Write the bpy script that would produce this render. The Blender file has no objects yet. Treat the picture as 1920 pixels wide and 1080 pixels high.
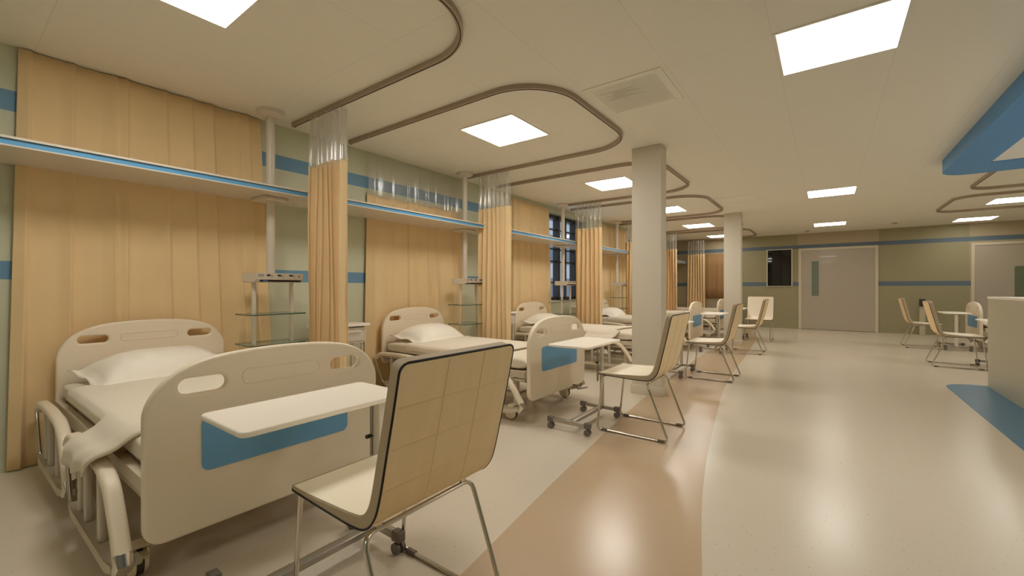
import bpy, bmesh, math, random
from mathutils import Vector, Matrix, noise
random.seed(7)
scene = bpy.context.scene
COL = scene.collection
PI = math.pi
EYE, CEIL = 1.146, 2.666
WALLX, FARY, BACKY, RIGHTX = -4.12, 14.47, -2.6, 5.2

# ---------------------------------------------------------------- materials
def lin(c):
    return tuple(((v/255.0)/12.92 if v/255.0 <= .04045 else (((v/255.0)+.055)/1.055)**2.4) for v in c) + (1.0,)
def new_mat(name):
    m = bpy.data.materials.new(name); m.use_nodes = True
    return m, m.node_tree, m.node_tree.nodes['Principled BSDF']
def mat(name, rgb, rough=.5, metal=0., spec=.5, coat=0., bump=0., bscale=60., bdist=.002, vary=0., vscale=3., sheen=0.):
    m, nt, p = new_mat(name)
    c = lin(rgb)
    p.inputs['Base Color'].default_value = c
    p.inputs['Roughness'].default_value = rough
    p.inputs['Metallic'].default_value = metal
    p.inputs['Specular IOR Level'].default_value = spec
    p.inputs['Coat Weight'].default_value = coat
    p.inputs['Sheen Weight'].default_value = sheen
    tc = nt.nodes.new('ShaderNodeTexCoord')
    if vary > 0:
        n = nt.nodes.new('ShaderNodeTexNoise'); n.inputs['Scale'].default_value = vscale; n.inputs['Detail'].default_value = 3
        nt.links.new(tc.outputs['Object'], n.inputs['Vector'])
        mx = nt.nodes.new('ShaderNodeMix'); mx.data_type = 'RGBA'
        mx.inputs[6].default_value = tuple(v*(1-vary) for v in c[:3]) + (1,)
        mx.inputs[7].default_value = tuple(min(1, v*(1+vary)) for v in c[:3]) + (1,)
        nt.links.new(n.outputs['Fac'], mx.inputs[0]); nt.links.new(mx.outputs[2], p.inputs['Base Color'])
    if bump > 0:
        n = nt.nodes.new('ShaderNodeTexNoise'); n.inputs['Scale'].default_value = bscale; n.inputs['Detail'].default_value = 4
        nt.links.new(tc.outputs['Object'], n.inputs['Vector'])
        b = nt.nodes.new('ShaderNodeBump'); b.inputs['Strength'].default_value = bump; b.inputs['Distance'].default_value = bdist
        nt.links.new(n.outputs['Fac'], b.inputs['Height']); nt.links.new(b.outputs['Normal'], p.inputs['Normal'])
    return m
def emit_mat(name, rgb, strength):
    m, nt, p = new_mat(name)
    p.inputs['Base Color'].default_value = (.8, .8, .8, 1)
    p.inputs['Emission Color'].default_value = (*rgb, 1)
    p.inputs['Emission Strength'].default_value = strength
    return m
def math_node(nt, op, a, b=None, c=None):
    n = nt.nodes.new('ShaderNodeMath'); n.operation = op
    for i, v in enumerate((a, b, c)):
        if v is None: continue
        if isinstance(v, (int, float)): n.inputs[i].default_value = v
        else: nt.links.new(v, n.inputs[i])
    return n.outputs[0]

M = {}
M['plastic'] = mat('bed_plastic', (238, 225, 203), .42, bump=.05, bscale=200)
M['plastic_dk'] = mat('bed_plastic_tray', (205, 193, 172), .5)
M['blue_panel'] = mat('blue_panel', (108, 168, 216), .38)
M['blue_gloss'] = mat('blue_rail_strip', (98, 165, 212), .35)
M['blue_canopy'] = mat('blue_canopy', (80, 150, 214), .5)
M['white_lam'] = mat('white_laminate', (252, 246, 234), .35)
M['white_paint'] = mat('white_paint', (218, 210, 196), .35)
M['sheet'] = mat('bed_sheet', (228, 219, 202), .9, spec=.2, bump=.25, bscale=9, bdist=.012, sheen=.2)
M['linen'] = mat('pillow_linen', (250, 244, 232), .9, spec=.2, bump=.2, bscale=14, bdist=.006, sheen=.2)
M['blanket'] = mat('blanket_cloth', (228, 218, 200), .92, spec=.15, bump=.2, bscale=11, bdist=.01, sheen=.3)
M['chrome'] = mat('chrome', (214, 208, 198), .14, metal=1.)
M['handle'] = mat('handle_glint_white', (250, 248, 240), .28, spec=.8, coat=1.)  # near-white base colour stands in for the glint on the handle
M['steel'] = mat('satin_steel', (176, 170, 158), .32, metal=.9)
M['slat'] = mat('rail_slat', (206, 198, 184), .3, metal=.35)
M['greymetal'] = mat('grey_metal', (150, 142, 130), .4, metal=.5)
M['darkrubber'] = mat('dark_rubber', (62, 56, 50), .6)
M['black'] = mat('black_piping', (14, 12, 11), .5)
M['wood'] = None
M['curtain'] = mat('curtain_fabric', (230, 203, 156), .85, spec=.15, bump=.12, bscale=350, bdist=.001, vary=.05, vscale=5, sheen=.3)
M['track'] = mat('track_metal', (176, 158, 140), .45, metal=.2)
M['glassedge'] = None
M['frame_dark'] = mat('window_frame_dark', (44, 40, 36), .4)
M['pillar'] = mat('pillar_paint', (214, 206, 190), .55, bump=.04, bscale=120)
M['door'] = mat('door_laminate', (184, 174, 160), .22, spec=.6, coat=.3)
M['doorframe'] = mat('door_frame', (214, 204, 184), .3)
M['counter'] = mat('counter_front', (194, 187, 164), .4)
M['brown'] = mat('brown_cloth', (168, 132, 92), .8)
M['vent'] = mat('vent_paint', (238, 235, 224), .6)
M['ventdark'] = mat('vent_inside', (170, 160, 146), .8)
M['canopy_inset'] = mat('canopy_inset_white', (238, 238, 240), .5)
M['screen'] = mat('dark_panel', (22, 18, 18), .25)
M['screenblue'] = mat('blue_display', (70, 110, 150), .3)
M['pit'] = mat('socket_recess', (28, 24, 20), .5)
M['outletface'] = mat('outlet_face', (176, 168, 158), .4)
M['redmark'] = mat('pinkish_socket', (196, 150, 134), .4)
M['facade'] = mat('outdoor_facade', (196, 198, 200), .8)
M['facadedk'] = mat('outdoor_window', (104, 116, 128), .3)
M['detector'] = mat('detector_plastic', (190, 178, 158), .5)

def glassy(name, tint, alpha_refl, rough=.05, extra_white=0., edge=None):
    """thin glass or clear film: see-through with a fresnel sheen"""
    m, nt, p = new_mat(name)
    nt.nodes.remove(p)
    out = nt.nodes['Material Output']
    tr = nt.nodes.new('ShaderNodeBsdfTransparent'); tr.inputs[0].default_value = (*tint, 1)
    gl = nt.nodes.new('ShaderNodeBsdfGlossy'); gl.inputs['Roughness'].default_value = rough
    lw = nt.nodes.new('ShaderNodeLayerWeight'); lw.inputs['Blend'].default_value = .5
    f = math_node(nt, 'ADD', math_node(nt, 'MULTIPLY', math_node(nt, 'POWER', lw.outputs['Facing'], 5.0), .9), alpha_refl+.04)
    mx = nt.nodes.new('ShaderNodeMixShader')
    nt.links.new(f, mx.inputs[0]); nt.links.new(tr.outputs[0], mx.inputs[1]); nt.links.new(gl.outputs[0], mx.inputs[2])
    last = mx
    if extra_white > 0:
        df = nt.nodes.new('ShaderNodeBsdfDiffuse'); df.inputs[0].default_value = (.72, .68, .6, 1)
        m2 = nt.nodes.new('ShaderNodeMixShader'); m2.inputs[0].default_value = extra_white
        nt.links.new(mx.outputs[0], m2.inputs[1]); nt.links.new(df.outputs[0], m2.inputs[2]); last = m2
    nt.links.new(last.outputs[0], out.inputs['Surface'])
    return m
M['vinyl'] = glassy('clear_curtain_film', (.97, .97, .96), .04, .16, .22)
M['shelfglass'] = glassy('shelf_glass', (.86, .95, .9), .02, .03, .1)
M['paneglass'] = glassy('window_glass', (.93, .95, .97), .0, .02)
M['glassedge'] = mat('glass_green_edge', (52, 96, 78), .2)
M['vision'] = mat('door_vision_glass', (120, 134, 122), .12)
M['visiongreen'] = mat('green_vision_glass', (112, 122, 98), .2)
def night_glass():
    m, nt, p = new_mat('night_window_glass')
    p.inputs['Base Color'].default_value = (.006, .005, .004, 1)
    p.inputs['Roughness'].default_value = .03
    p.inputs['Specular IOR Level'].default_value = .5
    return m
M['nightglass'] = night_glass()

def chair_veneer():
    m, nt, p = new_mat('chair_back_veneer')
    tc = nt.nodes.new('ShaderNodeTexCoord')
    mp = nt.nodes.new('ShaderNodeMapping'); mp.inputs['Scale'].default_value = (1.5, 6, 1.2)
    n = nt.nodes.new('ShaderNodeTexNoise'); n.inputs['Scale'].default_value = 3; n.inputs['Detail'].default_value = 5
    nt.links.new(tc.outputs['Object'], mp.inputs[0]); nt.links.new(mp.outputs[0], n.inputs['Vector'])
    cr = nt.nodes.new('ShaderNodeValToRGB')
    cr.color_ramp.elements[0].position = .3; cr.color_ramp.elements[0].color = lin((248, 220, 170))
    cr.color_ramp.elements[1].position = .7; cr.color_ramp.elements[1].color = lin((253, 228, 180))
    nt.links.new(n.outputs['Fac'], cr.inputs[0]); nt.links.new(cr.outputs[0], p.inputs['Base Color'])
    p.inputs['Roughness'].default_value = .42
    return m
M['wood'] = chair_veneer()
M['shelledge'] = mat('chair_edge_fabric', (186, 170, 144), .6)
M['seatpad'] = mat('chair_seat_pad', (255, 246, 226), .5)
M['seam'] = mat('chair_seam', (240, 214, 166), .5)

# floor: cream speckled vinyl with a curved tan band and a blue patch round the desk
def floor_mat():
    m, nt, p = new_mat('floor_vinyl')
    tc = nt.nodes.new('ShaderNodeTexCoord')
    sep = nt.nodes.new('ShaderNodeSeparateXYZ'); nt.links.new(tc.outputs['Object'], sep.inputs[0])
    X, Y = sep.outputs[0], sep.outputs[1]
    def edge(pts):      # float curve y -> x of an inlaid edge
        fc = nt.nodes.new('ShaderNodeFloatCurve')
        t = math_node(nt, 'DIVIDE', math_node(nt, 'ADD', Y, 3.0), 18.0)
        nt.links.new(t, fc.inputs['Value'])
        cv = fc.mapping.curves[0]
        P = [((y+3.0)/18.0, (x+3.0)/4.0) for y, x in pts]
        cv.points[0].location = P[0]; cv.points[1].location = P[-1]
        for q in P[1:-1]: cv.points.new(*q)
        fc.mapping.use_clip = False; fc.mapping.update()
        return math_node(nt, 'SUBTRACT', math_node(nt, 'MULTIPLY', fc.outputs[0], 4.0), 3.0)
    L = edge([(-3, -.6), (-.5, -.95), (1.27, -1.18), (2.38, -1.325), (4.34, -1.53), (6.5, -1.66), (10, -1.8), (15, -1.9)])
    R = edge([(-3, .9), (0, .05), (1.82, -.40), (2.73, -.59), (4.35, -.82), (5.56, -.96), (8.6, -1.13), (10.5, -1.25), (12, -1.4), (15, -1.7)])
    inband = math_node(nt, 'MULTIPLY', math_node(nt, 'GREATER_THAN', X, L), math_node(nt, 'LESS_THAN', X, R))
    # speckles
    v = nt.nodes.new('ShaderNodeTexVoronoi'); v.inputs['Scale'].default_value = 40
    nt.links.new(tc.outputs['Object'], v.inputs['Vector'])
    wn = nt.nodes.new('ShaderNodeSeparateColor'); nt.links.new(v.outputs['Color'], wn.inputs[0])
    dot = math_node(nt, 'MULTIPLY', math_node(nt, 'LESS_THAN', v.outputs['Distance'], .12), math_node(nt, 'GREATER_THAN', wn.outputs[0], .62))
    n = nt.nodes.new('ShaderNodeTexNoise'); n.inputs['Scale'].default_value = 240; n.inputs['Detail'].default_value = 2
    nt.links.new(tc.outputs['Object'], n.inputs['Vector'])
    cream = nt.nodes.new('ShaderNodeMix'); cream.data_type = 'RGBA'
    cream.inputs[6].default_value = lin((216, 205, 186)); cream.inputs[7].default_value = lin((226, 216, 200))
    nt.links.new(n.outputs['Fac'], cream.inputs[0])
    sp = nt.nodes.new('ShaderNodeMix'); sp.data_type = 'RGBA'
    nt.links.new(math_node(nt, 'MULTIPLY', dot, .55), sp.inputs[0]); nt.links.new(cream.outputs[2], sp.inputs[6]); sp.inputs[7].default_value = lin((150, 112, 84))
    bd = nt.nodes.new('ShaderNodeMix'); bd.data_type = 'RGBA'
    nt.links.new(inband, bd.inputs[0]); nt.links.new(sp.outputs[2], bd.inputs[6]); bd.inputs[7].default_value = lin((200, 176, 146))
    nt.links.new(bd.outputs[2], p.inputs['Base Color'])
    p.inputs['Roughness'].default_value = .24
    p.inputs['Specular IOR Level'].default_value = .75
    return m
M['floor'] = floor_mat()
M['floorblue'] = mat('blue_floor_inlay', (74, 130, 168), .3, spec=.5)

def ceiling_mat():
    m, nt, p = new_mat('ceiling_panels')
    tc = nt.nodes.new('ShaderNodeTexCoord')
    sep = nt.nodes.new('ShaderNodeSeparateXYZ'); nt.links.new(tc.outputs['Object'], sep.inputs[0])
    def line(v, off, per, w):
        t = math_node(nt, 'FRACT', math_node(nt, 'DIVIDE', math_node(nt, 'SUBTRACT', v, off - w/2 - per*20), per))
        return math_node(nt, 'LESS_THAN', t, w/per)
    lx = line(sep.outputs[0], -.266, .6205, .004)
    ly = line(sep.outputs[1], .396, .6175*2.1, .004)
    f = math_node(nt, 'MULTIPLY', math_node(nt, 'MAXIMUM', lx, ly), .17)
    mx = nt.nodes.new('ShaderNodeMix'); mx.data_type = 'RGBA'
    mx.inputs[6].default_value = lin((238, 235, 224)); mx.inputs[7].default_value = lin((120, 110, 94))
    nt.links.new(f, mx.inputs[0]); nt.links.new(mx.outputs[2], p.inputs['Base Color'])
    p.inputs['Roughness'].default_value = .6
    return m
M['ceiling'] = ceiling_mat()

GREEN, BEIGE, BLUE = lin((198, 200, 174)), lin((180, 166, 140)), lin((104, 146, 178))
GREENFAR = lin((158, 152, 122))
def wall_mat(name, vertical_axis='z', beige=()):
    """sage paint with two blue bands; beige = list of (lo, hi) along x that are painted beige"""
    m, nt, p = new_mat(name)
    tc = nt.nodes.new('ShaderNodeTexCoord')
    sep = nt.nodes.new('ShaderNodeSeparateXYZ'); nt.links.new(tc.outputs['Object'], sep.inputs[0])
    X, Z = sep.outputs[0], sep.outputs[2]
    def band(lo, hi, v):
        return math_node(nt, 'MULTIPLY', math_node(nt, 'GREATER_THAN', v, lo), math_node(nt, 'LESS_THAN', v, hi))
    b1 = band(2.255, 2.385, Z) if not beige else band(2.245, 2.35, Z)
    b2 = band(1.2, 1.315, Z)
    n = nt.nodes.new('ShaderNodeTexNoise'); n.inputs['Scale'].default_value = 1.2; nt.links.new(tc.outputs['Object'], n.inputs['Vector'])
    g = nt.nodes.new('ShaderNodeMix'); g.data_type = 'RGBA'
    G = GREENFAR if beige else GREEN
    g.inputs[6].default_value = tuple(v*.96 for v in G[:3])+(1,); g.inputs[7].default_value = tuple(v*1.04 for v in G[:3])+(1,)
    nt.links.new(n.outputs['Fac'], g.inputs[0])
    last = g.outputs[2]
    bg = None
    for lo, hi in beige:
        f = band(lo, hi, X); bg = f if bg is None else math_node(nt, 'MAXIMUM', bg, f)
        mx = nt.nodes.new('ShaderNodeMix'); mx.data_type = 'RGBA'; nt.links.new(f, mx.inputs[0])
        nt.links.new(last, mx.inputs[6]); mx.inputs[7].default_value = BEIGE; last = mx.outputs[2]
    f = math_node(nt, 'MAXIMUM', b1, b2)
    mx = nt.nodes.new('ShaderNodeMix'); mx.data_type = 'RGBA'; nt.links.new(f, mx.inputs[0])
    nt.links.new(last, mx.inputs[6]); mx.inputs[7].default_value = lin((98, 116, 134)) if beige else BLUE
    nt.links.new(mx.outputs[2], p.inputs['Base Color'])
    p.inputs['Roughness'].default_value = .55
    return m
M['wall'] = wall_mat('wall_sage')
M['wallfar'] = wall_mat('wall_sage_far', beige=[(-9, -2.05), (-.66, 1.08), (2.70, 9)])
LAMP = (1.0, .95, .87)
M['lamp'] = emit_mat('lamp_diffuser', LAMP, 12.3)
M['lampbay'] = emit_mat('lamp_diffuser_bay', LAMP, 17.8)
M['lampfar'] = emit_mat('lamp_diffuser_dim', (1.0, .93, .80), 8.0)

# ---------------------------------------------------------------- mesh helpers
def add_obj(name, me, material=None, parent=None, smooth=False, loc=None, rot=None):
    o = bpy.data.objects.new(name, me); COL.objects.link(o)
    if material is not None:
        if isinstance(material, (list, tuple)):
            for mm in material: me.materials.append(mm)
        else: me.materials.append(material)
    if smooth:
        for p in me.polygons: p.use_smooth = True
    if parent is not None: o.parent = parent
    if loc is not None: o.location = loc
    if rot is not None: o.rotation_euler = rot
    return o
def bm_mesh(bm, name='m'):
    bmesh.ops.recalc_face_normals(bm, faces=bm.faces[:])
    me = bpy.data.meshes.new(name); bm.to_mesh(me); bm.free(); return me
def box(bm, x0, x1, y0, y1, z0, z1, bev=0., mi=0):
    r = bmesh.ops.create_cube(bm, size=1.0)
    vs = r['verts']
    for v in vs:
        v.co = Vector(((x0+x1)/2 + v.co.x*(x1-x0), (y0+y1)/2 + v.co.y*(y1-y0), (z0+z1)/2 + v.co.z*(z1-z0)))
    fs = set(f for v in vs for f in v.link_faces)
    for f in fs: f.material_index = mi
    if bev > 0:
        es = list(set(e for v in vs for e in v.link_edges))
        bmesh.ops.bevel(bm, geom=es, offset=bev, segments=3, affect='EDGES', profile=.5)
def box_obj(name, dims, material, parent=None, bev=0., smooth=False):
    bm = bmesh.new(); box(bm, *dims, bev=bev)
    o = add_obj(name, bm_mesh(bm), material, parent)
    if bev > 0: shade(o)
    return o
def shade(o, ang=40):
    me = o.data
    for p in me.polygons: p.use_smooth = True
    bm = bmesh.new(); bm.from_mesh(me)
    for e in bm.edges:
        if len(e.link_faces) == 2 and e.calc_face_angle(0) > math.radians(ang): e.smooth = False
    bm.to_mesh(me); bm.free()
def cyl(bm, p0, p1, r0, r1=None, seg=16, mi=0):
    r1 = r0 if r1 is None else r1
    p0, p1 = Vector(p0), Vector(p1)
    d = (p1-p0).normalized()
    a = d.orthogonal().normalized(); b = d.cross(a)
    R0, R1 = [], []
    for i in range(seg):
        t = 2*PI*i/seg; u = a*math.cos(t)+b*math.sin(t)
        R0.append(bm.verts.new(p0+u*r0)); R1.append(bm.verts.new(p1+u*r1))
    for i in range(seg):
        j = (i+1) % seg
        bm.faces.new((R0[i], R0[j], R1[j], R1[i])).material_index = mi
    bm.faces.new(R0[::-1]).material_index = mi; bm.faces.new(R1).material_index = mi
def lathe(bm, prof, c=(0, 0), seg=24):
    """prof: list of (r, z) about a vertical axis at c"""
    rings = []
    for r, z in prof:
        rings.append([bm.verts.new((c[0]+r*math.cos(2*PI*i/seg), c[1]+r*math.sin(2*PI*i/seg), z)) for i in range(seg)])
    for a, b in zip(rings, rings[1:]):
        for i in range(seg):
            j = (i+1) % seg; bm.faces.new((a[i], a[j], b[j], b[i]))
    bm.faces.new(rings[0][::-1]); bm.faces.new(rings[-1])
def fillet(pts, rad, n=5):
    out = [Vector(pts[0])]
    for i in range(1, len(pts)-1):
        p0, p, p1 = Vector(pts[i-1]), Vector(pts[i]), Vector(pts[i+1])
        a, b = (p0-p), (p1-p)
        r = min(rad, a.length*.45, b.length*.45)
        A, B = p+a.normalized()*r, p+b.normalized()*r
        for k in range(n+1):
            t = k/n; out.append(A*(1-t)**2 + p*2*t*(1-t) + B*t*t)
    out.append(Vector(pts[-1])); return out
def sweep(bm, pts, sec, closed=False, up=Vector((0, 0, 1)), mi=0):
    """sweep a 2D section [(u, v)] along pts; u sideways, v along 'up'-ish"""
    n = len(pts); rings = []
    prev = None
    for i in range(n):
        if closed: t = (pts[(i+1) % n]-pts[i-1]).normalized()
        elif i == 0: t = (pts[1]-pts[0]).normalized()
        elif i == n-1: t = (pts[-1]-pts[-2]).normalized()
        else: t = (pts[i+1]-pts[i-1]).normalized()
        if prev is None:
            s = t.cross(up)
            if s.length < 1e-4: s = t.orthogonal()
            s.normalize()
        else:
            s = prev - t*prev.dot(t)
            s.normalize()
        prev = s; w = s.cross(t)
        rings.append([bm.verts.new(pts[i]+s*u+w*v) for u, v in sec])
    m = len(sec)
    for i in range(n if closed else n-1):
        a, b = rings[i], rings[(i+1) % n]
        for k in range(m):
            l = (k+1) % m; bm.faces.new((a[k], a[l], b[l], b[k])).material_index = mi
    if not closed:
        bm.faces.new(rings[0]).material_index = mi; bm.faces.new(rings[-1][::-1]).material_index = mi
def circ(r, n=10): return [(r*math.cos(2*PI*i/n), r*math.sin(2*PI*i/n)) for i in range(n)]
def rrect2(w, h, r, n=4):
    out = []
    for cx, cy, a0 in ((w/2-r, h/2-r, 0), (-w/2+r, h/2-r, 90), (-w/2+r, -h/2+r, 180), (w/2-r, -h/2+r, 270)):
        for k in range(n+1):
            t = math.radians(a0+90*k/n); out.append((cx+r*math.cos(t), cy+r*math.sin(t)))
    return out
def tube_obj(name, paths, r, material, parent=None, rad=.05, seg=10, n=5):
    bm = bmesh.new()
    for p in paths: sweep(bm, fillet(p, rad, n), circ(r, seg))
    o = add_obj(name, bm_mesh(bm), material, parent, smooth=True); shade(o, 50); return o
def slab(loops, thick, bev, res=2):
    """flat plate from 2D loops (first outline, then holes) in local XY, thickness along Z, rounded edges"""
    cu = bpy.data.curves.new('c', 'CURVE'); cu.dimensions = '2D'; cu.fill_mode = 'BOTH'
    for lp in loops:
        s = cu.splines.new('POLY'); s.points.add(len(lp)-1); s.use_cyclic_u = True
        for q, (x, y) in zip(s.points, lp): q.co = (x, y, 0, 1)
    cu.extrude = max(.0001, thick/2-bev); cu.bevel_depth = bev; cu.bevel_resolution = res; cu.offset = -bev
    ob = bpy.data.objects.new('tmp', cu); COL.objects.link(ob)
    dg = bpy.context.evaluated_depsgraph_get()
    me = bpy.data.meshes.new_from_object(ob.evaluated_get(dg))
    bpy.data.objects.remove(ob); bpy.data.curves.remove(cu)
    me.materials.clear()
    return me
def rr(cx, cy, w, h, r, n=6): return [(cx+x, cy+y) for x, y in rrect2(w, h, r, n)]
def smoothstep(a, b, x):
    t = max(0., min(1., (x-a)/(b-a))); return t*t*(3-2*t)
def grid_mesh(nu, nv, f, closed_u=False):
    vs = [f(i/(nu), j/(nv)) for j in range(nv+1) for i in range(nu+1)]
    fs = []
    for j in range(nv):
        for i in range(nu):
            a = j*(nu+1)+i; fs.append((a, a+1, a+nu+2, a+nu+1))
    me = bpy.data.meshes.new('g'); me.from_pydata(vs, [], fs); me.update(); return me

def thing(name, label, cat, loc=(0, 0, 0), rotz=0, group=None):
    o = bpy.data.objects.new(name, None); COL.objects.link(o); o.empty_display_size = .1
    o.location = loc; o.rotation_euler = (0, 0, rotz)
    o['label'] = label; o['category'] = cat
    if group: o['group'] = group
    return o
def tag(o, label, cat, group=None):
    o['label'] = label; o['category'] = cat
    if group: o['group'] = group
    return o
def struct(o): o['kind'] = 'structure'; return o
def dup(root, loc, label, rotz=None, scale=None, drop=()):
    r = root.copy(); COL.objects.link(r); r.location = loc; r['label'] = label
    if rotz is not None: r.rotation_euler = (0, 0, rotz)
    if scale is not None: r.scale = scale
    for ch in list(root.children):
        if ch.name.split('.')[0] in drop: continue
        c = ch.copy(); COL.objects.link(c); c.parent = r
        for g in list(ch.children):
            d = g.copy(); COL.objects.link(d); d.parent = c
    return r

# ---------------------------------------------------------------- room shell
WIN = (6.55, 8.3, .92, 2.55)
bm = bmesh.new(); box(bm, WALLX-.3, RIGHTX+.1, BACKY-.1, FARY+.1, -.1, 0)
struct(add_obj('floor', bm_mesh(bm), M['floor']))
bm = bmesh.new(); box(bm, WALLX-.3, RIGHTX+.1, BACKY-.1, FARY+.1, CEIL, CEIL+.1)
struct(add_obj('ceiling', bm_mesh(bm), M['ceiling']))
bm = bmesh.new()
y0, y1, z0, z1 = WIN
for d in ((BACKY, y0, 0, CEIL), (y1, FARY, 0, CEIL), (y0, y1, 0, z0), (y0, y1, z1, CEIL)):
    box(bm, WALLX-.28, WALLX, *d)
struct(add_obj('wall_left', bm_mesh(bm), M['wall']))
bm = bmesh.new(); box(bm, WALLX-.3, RIGHTX+.1, FARY, FARY+.1, 0, CEIL)
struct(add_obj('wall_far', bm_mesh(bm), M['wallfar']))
bm = bmesh.new(); box(bm, RIGHTX, RIGHTX+.1, BACKY, FARY, 0, CEIL)
struct(add_obj('wall_right', bm_mesh(bm), M['wall']))
bm = bmesh.new(); box(bm, WALLX-.3, RIGHTX+.1, BACKY-.1, BACKY, 0, CEIL)
struct(add_obj('wall_back', bm_mesh(bm), M['wall']))
# blue inlay round the desk: a thin sheet let into the vinyl
pl = [(1.115, -.4), (4.6, -.4), (4.6, 7.3)]
pl += [(1.115+.33+.33*math.cos(t), 6.97+.33*math.sin(t)) for t in [PI/2+PI/2*k/10 for k in range(11)]]
me = slab([pl], .004, .001, 1)
struct(add_obj('floor_inlay', me, M['floorblue'], loc=(0, 0, .001)))

# window in the left wall
w1 = thing('window_1', 'dark framed window', 'window', (WALLX, 0, 0)); del w1['label']; del w1['category']; struct(w1)
bm = bmesh.new()
fx0, fx1 = -.22, -.12
box(bm, fx0, fx1, y0, y0+.05, z0, z1); box(bm, fx0, fx1, y1-.05, y1, z0, z1)
box(bm, fx0, fx1, y0, y1, z0, z0+.05); box(bm, fx0, fx1, y0, y1, z1-.07, z1)
for yy in (7.30, 7.98): box(bm, fx0-.01, fx1+.02, yy-.035, yy+.035, z0, z1)
for yy in (6.92, 7.64): box(bm, fx0+.02, fx1-.02, yy-.012, yy+.012, z0, z1)
for zz in (1.25, 1.66, 1.9, 2.28): box(bm, fx0+.02, fx1-.02, y0, y1, zz-.013, zz+.013)
struct(add_obj('window_frame', bm_mesh(bm), M['frame_dark'], w1))
struct(box_obj('window_pane', (-.173, -.167, y0, y1, z0, z1), M['paneglass'], w1))
struct(box_obj('window_sill', (-.12, .03, y0-.03, y1+.03, z0-.03, z0), M['white_paint'], w1))

# pillars
def pillar(name, x0, x1, ya, yb):
    bm = bmesh.new(); box(bm, x0, x1, ya, yb, 0, CEIL, bev=.006)
    o = add_obj(name, bm_mesh(bm), M['pillar']); shade(o); struct(o)
    s = box_obj('pillar_skirting', (x0-.008, x1+.008, ya-.008, yb+.008, 0, .1), M['pillar'], o, bev=.003); struct(s)
    return o
pillar('column_1', -1.72, -1.4, 4.545, 4.72)
pillar('column_2', -1.70, -1.39, 9.62, 9.82)

# far wall: doors, night window
def door(name, x0, x1, top, vis, vmat, handle_x):
    d = thing(name, 'x', 'door', (0, FARY, 0)); del d['label']; del d['category']; struct(d)
    bm = bmesh.new(); f = .06
    box(bm, x0, x0+f, -.035, 0, 0, top, bev=.004); box(bm, x1-f, x1, -.035, 0, 0, top, bev=.004); box(bm, x0+f, x1-f, -.035, 0, top-f, top, bev=.004)
    struct(add_obj('door_frame', bm_mesh(bm), M['doorframe'], d))
    struct(box_obj('door_leaf', (x0+f, x1-f, -.02, -.002, .012, top-f), M['door'], d))
    vx0, vx1, vz0, vz1 = vis
    me = slab([rr((vx0+vx1)/2, (vz0+vz1)/2, vx1-vx0, vz1-vz0, .03)], .012, .003, 1)
    o = add_obj('vision_panel', me, vmat, d, loc=(0, -.024, 0), rot=(PI/2, 0, 0)); struct(o)
    return d
door('door_1', -.64, 1.065, 2.25, (-.34, -.18, .93, 1.885), M['vision'], .9)
door('door_2', 2.72, 4.9, 2.2, (3.4, 4.0, .6, 1.64), M['visiongreen'], 4)
w2 = thing('window_2', 'x', 'window', (0, FARY, 0)); del w2['label']; del w2['category']; struct(w2)
bm = bmesh.new()
for d in ((-1.415, -1.39, -.04, 0, 1.19, 2.255), (-.81, -.785, -.04, 0, 1.19, 2.255), (-1.39, -.81, -.04, 0, 2.235, 2.255), (-1.39, -.81, -.04, 0, 1.19, 1.205)): box(bm, *d)
struct(add_obj('window_frame', bm_mesh(bm), M['doorframe'], w2))
struct(box_obj('window_pane', (-1.39, -.81, -.012, -.004, 1.205, 2.235), M['nightglass'], w2))

# brown cloth screen hanging on the far wall of the last bay
def brown_sheet(u, v):
    x = -3.22 + u*1.1
    return (x, FARY-.03+.006*math.sin(u*23)+.004*math.sin(u*51), .82+v*1.38)
o = add_obj('wall_curtain', grid_mesh(80, 4, brown_sheet), M['brown'], smooth=True)
o.modifiers.new('s', 'SOLIDIFY').thickness = .004
tag(o, 'flat brown curtain hung on the far wall below the blue band, behind the second pillar', 'curtain')

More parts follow.
